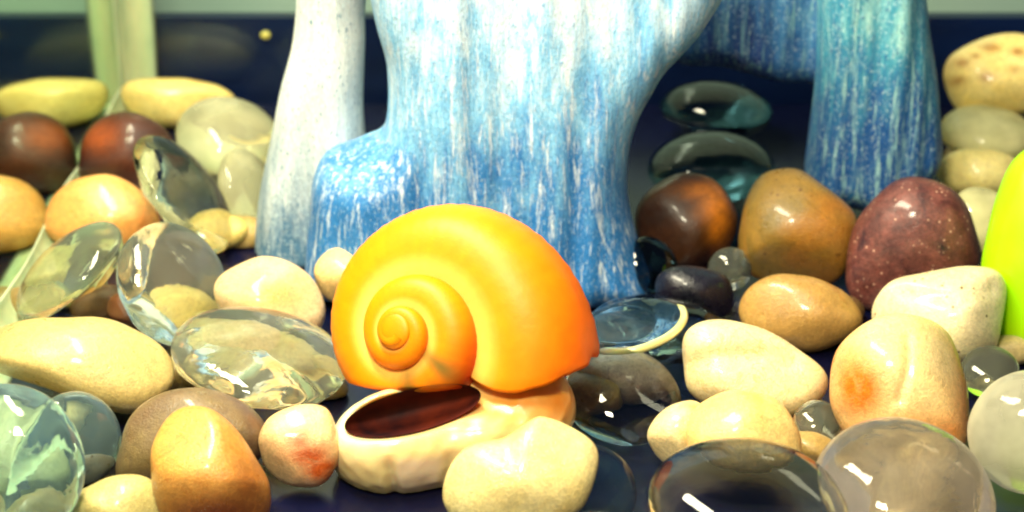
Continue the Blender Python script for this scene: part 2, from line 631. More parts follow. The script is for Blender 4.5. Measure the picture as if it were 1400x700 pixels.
# ------------------------------------------------------------------ pebbles traced by outline, each with its own depth
def pebble(label, pts, mat, name='pebble', cat='pebble', z=None, thick=0.8, seed=0, rough=0.05, group='river pebbles on the tank floor',
           crease=None, full=1.0, lv=6, depth=None, facets=4, spots=()):
    pts = np.asarray(pts, float)
    if len(pts[0]) == 5 or len(pts) == 1:  # cx, cy, A, B, angle
        cx, cy_, A, B, an = pts[0]
        t = np.linspace(0, 2 * math.pi, 24, endpoint=False)
        ca, sa = math.cos(R(an)), math.sin(R(an))
        ex, ey = A * np.cos(t), B * np.sin(t)
        pts = np.stack([cx + ex * ca - ey * sa, cy_ + ex * sa + ey * ca], 1)
    P = smooth_poly(pts, 6)
    c = np.array([(P[:, 0].min() + P[:, 0].max()) / 2, (P[:, 1].min() + P[:, 1].max()) / 2])
    hh_px = (P[:, 1].max() - P[:, 1].min()) / 2
    if depth is None:
        zc = 0.8 if z is None else z
        for _ in range(4):
            w = at_z(c[0], c[1], zc)
            s = depth_of(w) / FPX
            if z is None:
                zc = 0.88 * hh_px * s
    else:
        w = at_y(c[0], c[1], depth)
        s = depth_of(w) / FPX
    D = P - c
    th = np.arctan2(-D[:, 1], D[:, 0])
    rr = np.hypot(D[:, 0], D[:, 1]) * s
    o = np.argsort(th)
    th, rr = th[o], rr[o]
    th = np.concatenate([th - 2 * math.pi, th, th + 2 * math.pi])
    rr = np.concatenate([rr, rr, rr])
    N, Fc = ico(lv)
    ang = np.arctan2(N[:, 1], N[:, 0])
    Rt = np.interp(ang, th, rr)
    rho = np.hypot(N[:, 0], N[:, 1])
    meanr = rr.mean()
    dep = thick * meanr
    rho2 = rho ** (1.0 / full) if full != 1 else rho
    L = np.stack([np.cos(ang) * Rt * rho2, np.sin(ang) * Rt * rho2, N[:, 2] * dep], 1)
    L *= (1 + rough * lump(N, seed, 2.6) + rough * 0.4 * lump(N, seed + 50, 6.0))[:, None]
    rs = np.random.RandomState(seed + 200)
    for _ in range(facets):
        d = rs.normal(size=3)
        d[2] = abs(d[2]) + 0.35
        d /= np.linalg.norm(d)
        pr = L @ d
        lim = pr.max() * rs.uniform(0.74, 0.9)
        wd = 0.07 * meanr
        ex = wd * np.logaddexp(0, (pr - lim) / wd)
        L -= (0.7 * ex)[:, None] * d
    if crease is not None:
        for (ln, w_px, amt) in crease:
            ln = np.asarray(ln, float)
            q = np.stack([L[:, 0] / s + c[0], c[1] - L[:, 1] / s], 1)
            d = np.full(len(q), 1e9)
            for a, b in zip(ln[:-1], ln[1:]):
                e = b - a
                t = np.clip(((q - a) @ e) / (e @ e), 0, 1)
                d = np.minimum(d, np.linalg.norm(q - a - t[:, None] * e, axis=1))
            L[:, 2] -= amt * meanr * np.exp(-(d / w_px) ** 2) * (N[:, 2] > 0) * np.clip(N[:, 2] * 3, 0, 1)
    Wd = w + L[:, :1] * RIGHT + L[:, 1:2] * UP - L[:, 2:] * FWD
    Wd[:, 2] = np.maximum(Wd[:, 2], 0.02)
    ob = link_mesh(name, Wd, Fc, mat)
    if len(spots):
        # mineral stains, and edge shading painted on one stone, each at its own place
        q = np.stack([L[:, 0] / s + c[0], c[1] - L[:, 1] / s], 1)
        k_ = np.zeros(len(q))
        wob = 1 + 0.35 * lump(N, seed + 31, 5.0)
        for (sx_, sy_, rx_, ry_, st_) in spots:
            k_ = np.maximum(k_, st_ * np.exp(-(((q[:, 0] - sx_) / rx_) ** 2 + ((q[:, 1] - sy_) / ry_) ** 2) * 0.5 * wob))
        ob.data.attributes.new('stain', 'FLOAT', 'POINT').data.foreach_set('value', np.clip(k_ * 1.25, 0, 1).astype(np.float32))  # on the orange brown pebble this holds the painted edge shading
    return tag(ob, label, cat, group)


def gem(label, cx, cy_, A, B, ang, mat, z=None, k=0.45, flip=1, seed=0, wav=0.018, group='glass beads among the pebbles', depth=None,
        flat=0.75, chill=0.09, name='glass_bead', cat='glass bead', floor=True):
    """flattened glass bead whose outline in the picture is the ellipse A x B at angle ang (degrees, clockwise)"""
    hh_px = math.hypot(A * math.sin(R(ang)), B * math.cos(R(ang)))
    if depth is None:
        zc = 0.7 if z is None else z
        for _ in range(4):
            w = at_z(cx, cy_, zc)
            s = depth_of(w) / FPX
            if z is None:
                zc = 0.88 * hh_px * s
    else:
        w = at_y(cx, cy_, depth)
        s = depth_of(w) / FPX
    a = A * s
    ratio = B / A
    s2 = (1 - ratio ** 2) / (1 - k ** 2)
    if s2 > 0.97:
        s2 = 0.97
        k = math.sqrt(max(0.05, (ratio ** 2 - (1 - s2)) / s2)) if ratio ** 2 > 1 - s2 else 0.3
    sn = math.sqrt(max(s2, 0))
    cn = math.sqrt(1 - sn * sn)
    mj = math.cos(R(ang)) * RIGHT - math.sin(R(ang)) * UP
    mn = math.sin(R(ang)) * RIGHT + math.cos(R(ang)) * UP
    mn = mn * flip
    n = sn * mn - cn * FWD
    b_ax = np.cross(n, mj)
    N, Fc = ico(6)
    zz = N[:, 2]
    rim = 1.0
    L = np.stack([N[:, 0] * rim, N[:, 1], np.where(zz > 0, zz, zz * flat) * k], 1) * a
    L *= (1 + wav * lump(N, seed, 2.2) + wav * 0.35 * lump(N, seed + 9, 5.0))[:, None]
    under = np.clip(-zz * 2.2, 0, 1)
    ridge = np.abs(lump(N, seed + 77, 3.4, 5)) - 0.45
    L[:, 2] += a * chill * ridge * under
    Wd = w + L[:, :1] * mj + L[:, 1:2] * b_ax + L[:, 2:] * n
    if floor:
        Wd[:, 2] = np.maximum(Wd[:, 2], 0.02)
    ob = link_mesh(name, Wd, Fc, mat)
    return tag(ob, label, cat, group)


G_CLEAR = glass_mat('clear_glass', (248, 252, 244), seed=1, ior=1.2)
G_WARM = glass_mat('warm_clear_glass', (250, 248, 226), seed=2, ior=1.3)
G_BLUE = glass_mat('bluish_glass', (214, 238, 238), seed=3)
G_TEAL = glass_mat('teal_glass', (196, 220, 218), seed=4, ior=1.12, coat=0.6)
G_LOW = glass_mat('clear_wet_glass', (246, 251, 246), seed=13, ior=1.1, coat=0.6)
G_DARK = glass_mat('dark_glass', (60, 92, 106), seed=8, ior=1.2, coat=0.6)  # on the two cave beads the dark tint stands in for shade
G_HAZE = glass_mat('hazy_glass', (240, 246, 226), milky=0.05, milk=(244, 246, 214), seed=9, ior=1.4)
G_ROSE = glass_mat('faint_rose_glass', (248, 240, 222), milky=0.11, milk=(252, 232, 200), seed=12, ior=1.36)
G_AQUA = glass_mat('aqua_glass', (206, 236, 236), milky=0.08, milk=(190, 226, 226), seed=10, ior=1.36)
G_MILK = glass_mat('cloudy_glass', (240, 240, 205), milky=0.2, milk=(252, 248, 200), ior=1.36, seed=5, rough=0.04)
G_LEMON = glass_mat('lemon_glass', (246, 244, 200), milky=0.45, milk=(255, 250, 190), seed=14, ior=1.36, coat=0.5)
G_PEARL = glass_mat('pearly_glass', (245, 246, 232), milky=0.3, milk=(246, 240, 206), seed=6, rough=0.05)

# ---- left back
pebble('pale yellow pebble against the dark back trim at left, behind the dark brown pebble',
       [(167, 132), (178, 114), (212, 108), (258, 108), (300, 116), (325, 135), (320, 160), (280, 176), (225, 174), (182, 158)],
       pebble_mat('pale_yellow_stone', (232, 206, 120), (240, 222, 146), (214, 178, 90), 1), seed=1, thick=0.9)
pebble('dark brown pebble with rusty patch behind the orange tan pebble',
       [(107, 218), (117, 182), (142, 161), (185, 155), (222, 172), (240, 205), (235, 245), (190, 265), (135, 262), (110, 245)],
       pebble_mat('dark_brown_stone', (44, 18, 10), (92, 40, 12), None, 2, rough=0.5, scale=0.6, spot=(178, 84, 16)), spots=[(145, 190, 20, 14, 0.55)], seed=2, z=0.85)
pebble('orange tan egg shaped pebble left of the dark edged glass bead',
       [(63, 298), (76, 265), (108, 246), (150, 242), (192, 256), (216, 285), (220, 312), (190, 338), (140, 346), (90, 335), (66, 318)],
       pebble_mat('orange_tan_stone', (226, 158, 82), (238, 180, 108), (210, 132, 60), 3, speck=(150, 96, 40), speck_scale=10), seed=3)
gem('cloudy yellowish clear glass bead behind the dark edged one, next to the ornament limb', 312, 188, 70, 56, 18, G_MILK, z=1.3, seed=11, k=0.6)
gem('clear yellowish glass bead pressed against the lower ornament limb', 338, 262, 62, 36, 75, G_MILK, z=0.8, seed=12, k=0.5)
gem('leaning clear glass bead with dark navy centre beside the orange tan pebble', 250, 266, 94, 40, 56, G_CLEAR, z=1.35, seed=13, k=0.34, flip=1)
gem('streaky clear glass bead leaning by the tank side, above the olive pebble', 95, 374, 90, 52, -42, G_HAZE, z=1.0, seed=14, k=0.42, chill=0.17)
gem('upright oval clear glass bead between the orange tan and pale pink pebbles', 236, 388, 88, 66, 68, G_HAZE, z=1.2, seed=15, k=0.5, chill=0.17)
pebble('pale pinkish cream pebble at the foot of the ornament limb',
       [(296, 392), (325, 362), (368, 353), (412, 368), (440, 398), (446, 440), (420, 468), (360, 474), (312, 456), (296, 425)],
       pebble_mat('pale_pink_stone', (232, 206, 172), (226, 190, 150), None, 4, spot=(214, 158, 70)), spots=[(372, 402, 30, 20, 0.7)], seed=4, z=0.85)
pebble('peach pebble peeking out behind the left of the snail shell',
       [(428, 375), (440, 348), (468, 334), (505, 340), (525, 370), (515, 405), (480, 420), (446, 410)],
       pebble_mat('peach_stone', (244, 212, 150), (238, 196, 128), None, 5), seed=5, z=0.75)
gem('large flat clear glass bead with bright rim beside the snail shell', 354, 486, 122, 62, 12, G_HAZE, z=0.95, seed=16, k=0.30, chill=0.17)
pebble('long flat olive yellow pebble at the left edge above the bluish beads',
       [(-40, 480), (0, 449), (55, 436), (120, 434), (180, 450), (222, 478), (234, 518), (208, 552), (170, 566), (128, 556), (75, 534), (0, 515), (-35, 500)],
       pebble_mat('olive_yellow_stone', (200, 174, 114), (208, 186, 128), (186, 160, 106), 6, scale=0.5), seed=6, z=0.95)
pebble('small dark brown pebble wedged under the streaky and oval glass beads', [(178, 425, 34, 26, 20)],
       pebble_mat('small_brown_stone', (96, 54, 26), (120, 72, 36), None, 7), seed=7, z=0.45)
gem('big bluish glass bead in the bottom left corner', 2, 640, 116, 128, 0, G_AQUA, z=1.35, seed=17, k=0.6, chill=0.17)
gem('small bluish glass bead tucked behind the big corner bead', 104, 600, 66, 54, 75, G_AQUA, z=0.75, seed=18, k=0.5, chill=0.17)
pebble('grey brown smooth pebble in shade behind the orange brown pebble',
       [(160, 640), (175, 585), (215, 545), (270, 530), (330, 545), (362, 585), (350, 625), (290, 650), (220, 665), (175, 665)],
       pebble_mat('grey_brown_stone', (128, 110, 74), (110, 84, 62), (92, 66, 54), 8, scale=0.6), seed=8, z=0.7)
pebble('orange brown rounded triangular pebble at the lower left',
       [(209, 625), (220, 582), (248, 558), (284, 560), (318, 588), (346, 630), (368, 668), (362, 712), (310, 735), (250, 732), (222, 700)],
       pebble_mat('orange_brown_stone', (206, 140, 62), (222, 164, 84), None, 9, spot=(120, 52, 8), scale=0.8, vein=(180, 110, 44)), seed=9, z=1.0, spots=[(300, 700, 80, 26, 0.8), (345, 660, 22, 40, 0.6)])  # shading of the lower and right edges painted as dark brown spots
pebble('pale olive pebble at the bottom edge beside the orange brown pebble',
       [(76, 712), (96, 676), (140, 656), (190, 650), (222, 668), (236, 705), (200, 735), (120, 738)],
       pebble_mat('pale_olive_stone', (190, 176, 116), (200, 186, 128), None, 10), seed=10, z=0.5)
pebble('cream pebble with red stain left of the snail foot',
       [(354, 605), (366, 570), (408, 552), (445, 558), (458, 590), (456, 635), (436, 664), (396, 664), (362, 642)],
       pebble_mat('cream_red_stone', (238, 212, 160), (230, 186, 140), None, 12, spot=(190, 84, 20)), seed=12, z=0.75, spots=[(414, 598, 12, 12, 0.7), (425, 622, 20, 12, 0.9), (445, 640, 26, 14, 0.9)])

# ---- cave and middle
gem('upper glass bead tinted dark as cave shade, inside the ornament', 980, 150, 78, 44, 4, G_DARK, z=0.85, seed=21, k=0.5)
gem('lower glass bead tinted dark as cave shade, inside the ornament just above the banded pebble', 972, 230, 87, 54, -3, G_DARK, z=0.8, seed=22, k=0.5)
pebble('dark brown pebble with tan band under the glass beads of the cave',
       [(872, 300), (890, 258), (940, 240), (985, 255), (1008, 295), (1000, 345), (965, 370), (915, 368), (880, 345)],
       pebble_mat('banded_brown_stone', (48, 26, 14), (72, 40, 18), None, 13, spot=(196, 116, 28), rough=0.4), spots=[(975, 282, 16, 22, 0.9), (980, 310, 12, 26, 0.9), (958, 262, 22, 9, 0.7)], seed=13, z=0.8)
gem('small dark glass bead beside the foot of the ornament trunk', 890, 362, 40, 36, 60, G_DARK, depth=33.9, seed=23, k=0.5)
pebble('nearly black pebble between the banded pebble and the cream pebbles', [(950, 402, 58, 38, 8)],
       pebble_mat('black_stone', (16, 16, 30), (28, 24, 40), None, 14, rough=0.25, sss=0.0), seed=14, z=0.5)
gem('small clear glass bead wedged left of the olive brown pebble', 998, 368, 30, 34, 0, G_HAZE, z=0.5, seed=24, k=0.6, chill=0.2)
pebble('tall olive brown pebble in front of the cave mouth',
       [(1008, 330), (1014, 290), (1036, 246), (1062, 232), (1102, 236), (1148, 274), (1168, 306), (1160, 360), (1130, 392), (1070, 398), (1020, 375)],
       pebble_mat('olive_brown_stone', (166, 128, 58), (128, 106, 48), (182, 116, 40), 15, scale=0.6, speck=(90, 60, 24), speck_scale=5), seed=15, z=1.1)
pebble('tan oval pebble with dark rim below the tall olive brown pebble',
       [(1002, 418), (1028, 386), (1080, 373), (1126, 381), (1164, 408), (1180, 440), (1150, 468), (1095, 480), (1045, 468), (1012, 445)],
       pebble_mat('tan_oval_stone', (196, 156, 88), (176, 136, 76), (188, 120, 44), 16, stain_amt=0.3), seed=16)
pebble('rough reddish purple stone under the ornament leg',
       [(1157, 375), (1172, 305), (1212, 254), (1250, 240), (1300, 258), (1334, 308), (1346, 352), (1326, 395), (1270, 420), (1210, 430), (1170, 412)],
       pebble_mat('red_purple_stone', (72, 28, 30), (132, 74, 70), (44, 20, 38), 17, scale=2.2, speck=(206, 160, 146), speck_scale=8, grain=1.0, rough=0.5, sss=0.0, stain_amt=0.4), seed=17, rough=0.05)
gem('large dark clear glass disc between the snail shell and the cream pebbles', 905, 450, 100, 46, 6, G_TEAL, z=0.55, seed=25, k=0.3)
disc = gem('clear glass disc with painted light on its curved rim touching the right of the snail shell', 858, 446, 78, 34, -14, G_BLUE, z=1.25, seed=26, k=0.2)
gem('clear round glass bead to the right of the snail body', 850, 542, 82, 66, 10, G_LOW, z=0.75, seed=27, k=0.5)

m = NT('painted_edge_light')  # light caught by the disc edge, built as a pale tube
m.color(lin((232, 226, 150))).set(rough=0.15, sss=0.3, trans=0.35)
V, F = [], []
dv = np.array([v.co[:] for v in disc.data.vertices])
dc = dv.mean(0)
_, _, vt = np.linalg.svd(dv - dc, full_matrices=False)
e1, e2, e3 = vt
r1, r2 = np.abs((dv - dc) @ e1).max(), np.abs((dv - dc) @ e2).max()
arc = []
for t in np.linspace(0, 2 * math.pi, 200, endpoint=False):
    p_ = dc + e1 * r1 * math.cos(t) + e2 * r2 * math.sin(t)
    w_ = p_ + np.array(disc.location)
    q_ = w_ - CAM
    arc.append((t, p_, 700 + FPX * (q_ @ RIGHT) / (q_ @ FWD), 350 - FPX * (q_ @ UP) / (q_ @ FWD)))
hit = [a_ for a_ in arc if (a_[3] > 446 - (a_[2] - 858) * 0.25 - 4) or a_[2] > 925]
ts = sorted(a_[0] for a_ in hit)
gap = max(range(len(ts)), key=lambda i: (ts[(i + 1) % len(ts)] - ts[i]) % (2 * math.pi))
ts = ts[gap + 1:] + [t + 2 * math.pi for t in ts[:gap + 1]]
for i, t in enumerate(ts):
    p_ = dc + e1 * r1 * math.cos(t) + e2 * r2 * math.sin(t)
    o_ = e1 * math.cos(t) + e2 * math.sin(t)
    rr_ = 0.075 * min(1, 0.25 + 4 * math.sin(math.pi * i / (len(ts) - 1)))
    for k_ in range(8):
        V.append(p_ + (o_ * math.cos(k_ * math.pi / 4) + e3 * math.sin(k_ * math.pi / 4)) * rr_)
for i in range(len(ts) - 1):
    for k_ in range(8):
        F.append((i * 8 + k_, i * 8 + (k_ + 1) % 8, i * 8 + 8 + (k_ + 1) % 8, i * 8 + 8 + k_))
disc['_base'] = [0.0, 0.0, 0.0]
link_mesh('rim', V, F, m.m, disc)

# ---- right
pebble('cream white pebble with a long crease right of the clear round bead',
       [(928, 486), (936, 452), (966, 437), (1012, 441), (1070, 465), (1124, 500), (1136, 532), (1116, 560), (1066, 574), (990, 560), (940, 535)],
       pebble_mat('cream_crease_stone', (244, 228, 186), (240, 218, 168), None, 18, vein=(222, 190, 120)), seed=18, z=0.95,
       crease=[([(925, 500), (975, 486), (1040, 484), (1075, 496)], 15, 0.07)])
pebble('peach cream pebble behind the large dark glass bead at the bottom',
       [(941, 600), (952, 556), (1000, 535), (1052, 540), (1086, 570), (1094, 620), (1068, 660), (1005, 668), (952, 650)],
       pebble_mat('peach_cream_stone', (244, 212, 146), (238, 198, 124), (232, 176, 92), 19, stain_amt=0.3), seed=19, z=0.9)
pebble('small cream pebble tip left of the peach cream pebble',
       [(884, 598), (902, 562), (944, 548), (972, 570), (970, 615), (928, 642), (898, 628)],
       pebble_mat('cream_tip_stone', (246, 228, 184), (242, 216, 160), (220, 172, 84), 20, stain_amt=0.25), seed=20, z=0.7)
pebble('glossy white pebble with tiny dark specks beside the lime green ornament',
       [(1190, 425), (1218, 386), (1280, 368), (1350, 364), (1378, 386), (1376, 432), (1362, 480), (1320, 502), (1250, 500), (1205, 470)],
       pebble_mat('white_speck_stone', (248, 236, 200), (240, 222, 176), (232, 196, 132), 21, speck=(90, 70, 40), speck_scale=6, stain_amt=0.2), seed=21, z=0.95,
       crease=[([(1230, 400), (1290, 405), (1345, 395)], 14, 0.06)])
pebble('round cream pebble with bright orange patches at the right',
       [(1136, 525), (1146, 480), (1180, 442), (1226, 428), (1272, 435), (1312, 465), (1335, 520), (1336, 575), (1310, 612), (1240, 630), (1175, 612), (1142, 565)],
       pebble_mat('cream_orange_stone', (246, 222, 168), (240, 204, 138), None, 22, scale=0.75, spot=(228, 118, 10)), seed=22, z=1.1, facets=2,
       spots=[(1164, 528, 24, 34, 0.95), (1322, 545, 22, 60, 0.6), (1210, 590, 60, 22, 0.6), (1290, 585, 40, 20, 0.5)],
       crease=[([(1230, 460), (1226, 500), (1214, 540)], 7, 0.04)])
gem('tiny clear glass bead between the creased cream and orange patched pebbles', 1118, 578, 34, 30, 0, G_HAZE, z=0.45, seed=31, k=0.6, chill=0.2)
gem('large dark glass bead at the bottom edge with navy reflections', 1024, 692, 138, 86, 4, G_LOW, z=1.3, seed=32, k=0.46, chill=0.015)
gem('large clear glass bead with bright white reflections at the bottom right', 1234, 676, 124, 102, 8, G_ROSE, z=1.15, seed=33, k=0.62, chill=0.17)
gem('pearly white translucent bead cut by the right edge', 1412, 592, 86, 92, 0, G_PEARL, z=1.15, seed=34, k=0.8, chill=0.15)
gem('clear glass bead between the orange patched pebble and the lime green ornament', 1352, 508, 40, 34, -20, G_HAZE, z=0.5, seed=43, k=0.5)
pebble('pale yellow pebble with brown spots at the upper right',
       [(1287, 112), (1295, 76), (1320, 53), (1362, 44), (1410, 50), (1446, 80), (1450, 125), (1420, 155), (1365, 163), (1312, 150)],
       pebble_mat('spotted_yellow_stone', (240, 214, 128), (246, 228, 158), None, 24, spot=(160, 100, 24)), seed=24, spots=[(1348, 68, 9, 5, 0.8), (1310, 88, 7, 6, 0.7), (1325, 80, 5, 4, 0.6), (1380, 75, 8, 5, 0.7), (1335, 110, 6, 5, 0.6), (1305, 112, 6, 5, 0.6), (1372, 100, 6, 4, 0.5)], z=1.9)
gem('clear yellowish glass bead under the spotted yellow pebble', 1350, 184, 66, 42, 4, G_LEMON, z=1.0, seed=35, k=0.55)
pebble('pale yellow flat pebble between the purple stone and the yellowish bead', [(1345, 240, 66, 36, 6)],
       pebble_mat('pale_flat_stone', (244, 226, 146), (250, 236, 166), None, 25), seed=25, z=0.7)
gem('clear yellowish bead between the purple stone and the lime green ornament', 1338, 300, 44, 52, 0, G_LEMON, z=0.65, seed=36, k=0.6)

# ---- low pebbles that show through the glass beads
for lb, ge, c1, c2 in [
        ('low cream pebble seen through the upright oval glass bead', (215, 425, 62, 34, 10), (236, 214, 150), (226, 196, 128)),
        ('low pale yellow pebble seen through the leaning dark centred bead', (285, 318, 52, 26, -5), (226, 206, 130), (214, 190, 110)),
        ('low pale grey pebble seen through the large flat clear bead', (330, 505, 76, 36, 8), (206, 196, 160), (220, 190, 140)),
        ('low sandy pebble seen through the big bluish corner bead', (40, 640, 58, 34, -8), (196, 196, 150), (170, 176, 140)),
        ('low greyish mauve pebble seen through the clear round bead by the snail', (850, 520, 58, 34, 5), (170, 150, 140), (140, 128, 124)),
        ('low cream pebble seen through the large clear bead at the bottom right', (1230, 640, 70, 36, 0), (236, 220, 170), (226, 200, 140)),
        ('low pale pebble seen through the streaky bead by the tank side', (100, 395, 44, 26, -10), (206, 204, 150), (190, 190, 130))]:
    pebble(lb, [ge], pebble_mat('low_stone', c1, c2, None, int(ge[0]) % 37), seed=int(ge[0]) % 91, z=0.35, thick=0.9)

bed_mats = [pebble_mat('bed_stone', c1, c2, None, 40 + i) for i, (c1, c2) in enumerate(
    [((150, 128, 78), (126, 104, 62)), ((190, 164, 104), (170, 140, 84)), ((112, 84, 52), (90, 64, 42)), ((206, 188, 136), (188, 168, 112))])]
bed = [(60, 240, 1, 'behind the streaky bead by the tank side'), (180, 318, 2, 'right of the orange tan pebble'),
       (325, 318, 1, 'at the lower end of the leaning dark centred bead'), (40, 415, 0, 'above the long olive yellow pebble'),
       (140, 415, 2, 'left of the upright oval glass bead'), (275, 445, 3, 'under the left end of the large flat clear bead'),
       (240, 512, 0, 'right of the long olive yellow pebble'), (410, 470, 3, 'under the right end of the large flat clear bead'),
       (440, 525, 1, 'left of the snail shell, below the large flat clear bead'), (300, 535, 2, 'above the grey brown pebble'),
       (60, 585, 3, 'inside the view through the big corner bead'), (20, 690, 0, 'under the big corner bead at the bottom edge'),
       (115, 640, 2, 'between the corner beads and the grey brown pebble'), (1140, 425, 2, 'between the tan oval pebble and the purple stone'),
       (1375, 480, 3, 'below the lime green ornament'), (1330, 212, 1, 'right of the ornament leg'),
       (1110, 612, 1, 'left of the large clear bead at the bottom right'), (1290, 655, 3, 'under the large clear bead at the bottom right'),
       (1080, 556, 3, 'between the peach cream and creased cream pebbles'), (820, 540, 0, 'under the clear round bead, next to the snail')]
rb = random.Random(5)
tone = ['olive', 'tan', 'brown', 'sandy']
for (cx_, cy_, tn, where) in bed:
    pebble('small %s bottom pebble %s' % (tone[tn], where),
           [(cx_, cy_, rb.uniform(36, 50), rb.uniform(20, 27), rb.uniform(-15, 15))], bed_mats[tn], seed=rb.randrange(999), z=0.22, thick=0.9,
           group='small pebbles of the lower layer', lv=4)

m = NT('lime_plastic')
m.color(m.ramp(m.noise(m.mapping(), 0.5, 3), [(0.3, lin((150, 212, 0))), (0.7, lin((172, 226, 4)))]))
m.set(rough=0.3, sss=0.5)
m.b.inputs['Subsurface Radius'].default_value = (0.6, 0.9, 0.1)
m.b.inputs['Subsurface Scale'].default_value = 1.0
pebble('bright lime green plastic ornament cut off by the right edge',
       [(1342, 380), (1350, 320), (1366, 262), (1392, 214), (1440, 190), (1500, 215), (1530, 300), (1520, 420), (1480, 500), (1420, 520), (1384, 500), (1358, 445)],
       m.m, name='lime_ornament', cat='ornament', facets=0, z=1.6, thick=0.55, seed=40, group=None, rough=0.02)

# ------------------------------------------------------------------ the snail
SN_Y = 27.3
SO = at_y(530, 452, SN_Y)           # apex of the shell
SS = depth_of(SO) / FPX             # cm per picture unit at the shell


def sn(x, y, t=0.0):
    """picture units from the apex -> world; t = towards the viewer"""
    x, y, t = np.asarray(x, float), np.asarray(y, float), np.asarray(t, float)
    return SO + (x[..., None] * RIGHT - y[..., None] * UP - t[..., None] * FWD) * SS


SB = sn(70, 230, 0)
SB[2] = 0.02
SNAIL = thing('snail', SB, 'orange yellow spiral snail shell with cream body resting on the pebbles', 'snail')


def build_shell():
    k = math.log(2.3) / (2 * math.pi)
    tau = R(27)
    a = np.array([-math.sin(tau), -0.06, math.cos(tau)])     # x right, y down, t towards viewer
    a /= np.linalg.norm(a)
    u = np.array([math.cos(tau), 0, math.sin(tau)])
    u -= a * (u @ a)
    u /= np.linalg.norm(u)
    v = np.cross(a, u)
    if v[1] < 0:
        v = -v
    Rc, rho, rax, H = 127.0, 98.0, 120.0, 165.0
    th0, th1 = -2 * math.pi * 2.9, R(6)
    n, mth = 330, 72
    ths = np.linspace(th0, th1, n)
    phs = np.linspace(0, 2 * math.pi, mth, endpoint=False)
    T, P = np.meshgrid(ths, phs, indexing='ij')
    # the lip is oblique: its inner side has grown further than its outer side
    T = T + np.clip((T + 1.2) / (th1 + 1.2), 0, 1) ** 2 * R(28) * np.exp(-((P - R(112)) / R(72)) ** 2)
    g = np.exp(k * T)
    er = np.cos(T)[..., None] * u + np.sin(T)[..., None] * v
    # section: slightly flattened shoulder, longer away from the apex
    cr, ca = np.cos(P), np.sin(P)
    rad = Rc + rho * np.sign(cr) * np.abs(cr) ** 0.95
    soft = 0.78 + 0.18 * np.clip((T + 2 * math.pi * 1.15) / 4.0, 0, 1)     # the young whorls are flatter on top
    axl = -H + np.where(ca > 0, rho * soft, rax) * np.sign(ca) * np.abs(ca) ** 0.95
    gr = 1 + 0.004 * np.sin(T * 46) * np.clip(T + 7, 0, 1) + 0.003 * np.sin(T * 117 + 1)
    pos = (g * gr * rad)[..., None] * er + (g * axl)[..., None] * a
    # the underside of the spire is flattened where it sits over the foot
    lowy = np.maximum(pos[..., 1] - 78, 0) * np.clip((150 - pos[..., 0]) / 60, 0, 1) * (T < -2.2)
    pos[..., 1] -= 0.75 * lowy
    V = sn(pos[..., 0].ravel(), pos[..., 1].ravel(), pos[..., 2].ravel())
    F = []
    for i in range(n - 1):
        for j in range(mth):
            j2 = (j + 1) % mth
            F.append((i * mth + j, (i + 1) * mth + j, (i + 1) * mth + j2, i * mth + j2))
    # rolled lip and an inner wall going back into the whorl
    base = len(V)
    rows = []
    for q, (sc, back) in enumerate([(0.985, -0.008), (0.95, -0.008), (0.93, 0.0), (0.91, 8), (0.88, 22), (0.8, 40), (0.5, 48)]):
        ring = pos[-1 - int(back)]
        cen = ring.mean(0)
        rr = cen + (ring - cen) * sc
        if back < 0:
            rr = rr + (pos[-1] - pos[-2]) * 0.4
        rows.append(sn(rr[:, 0], rr[:, 1], rr[:, 2]))
    V = np.concatenate([V] + rows)
    prev = (n - 1) * mth
    for q in range(len(rows)):
        cur = base + q * mth
        for j in range(mth):
            j2 = (j + 1) % mth
            F.append((prev + j, cur + j, cur + j2, prev + j2))
        prev = cur
    # smooth dome of the first whorl
    D, Df = ico(4)
    g0 = math.exp(k * th0)
    q = (D[:, :1] * u + D[:, 1:2] * v) * 25.0 + a * (D[:, 2:] * 8.0 - g0 * H * 1.15)
    nb = len(V)
    V = np.concatenate([V, sn(q[:, 0], q[:, 1], q[:, 2])])
    F += [tuple(nb + i for i in f) for f in Df]
    # pigment coordinates: growth (0 young .. 1 lip) and place round the whorl
    growth = np.concatenate([((T - th0) / (th1 - th0)).ravel(), np.ones(len(rows) * mth), np.zeros(len(D))])
    around = np.concatenate([P.ravel(), np.tile(phs, len(rows)), np.full(len(D), R(90))])
    turn = np.concatenate([T.ravel(), np.full(len(rows) * mth, th1), np.full(len(D), th0)])
    return V, F, growth, around, turn


V, F, growth, around, turn = build_shell()
m = NT('orange_shell')
at = m.t.nodes.new('ShaderNodeAttribute')
at.attribute_name = 'pigment'
m.color(m.mix(0.35, at.outputs['Color'], m.mix(1.0, at.outputs['Color'], m.ramp(m.noise(m.mapping(), 2.4, 5, 0.6), [(0.3, 0.72), (0.65, 1.08)]), 'MULTIPLY')))
m.set(rough=0.45, sss=0.2, coat=0.0, coatr=0.25, spec=0.3)
m.b.inputs['Subsurface Radius'].default_value = (0.6, 0.25, 0.05)
m.b.inputs['Subsurface Scale'].default_value = 0.5
m.bump(m.noise(m.mapping(), 7, 4, 0.6), 0.15, 0.03)
shell = link_mesh('shell', V, F, m.m, SNAIL)
yellow, orange, cream, deep = lin((250, 138, 0)), lin((228, 66, 0)), lin((252, 200, 96)), lin((186, 40, 2))
ph = (around + math.pi) % (2 * math.pi) - math.pi
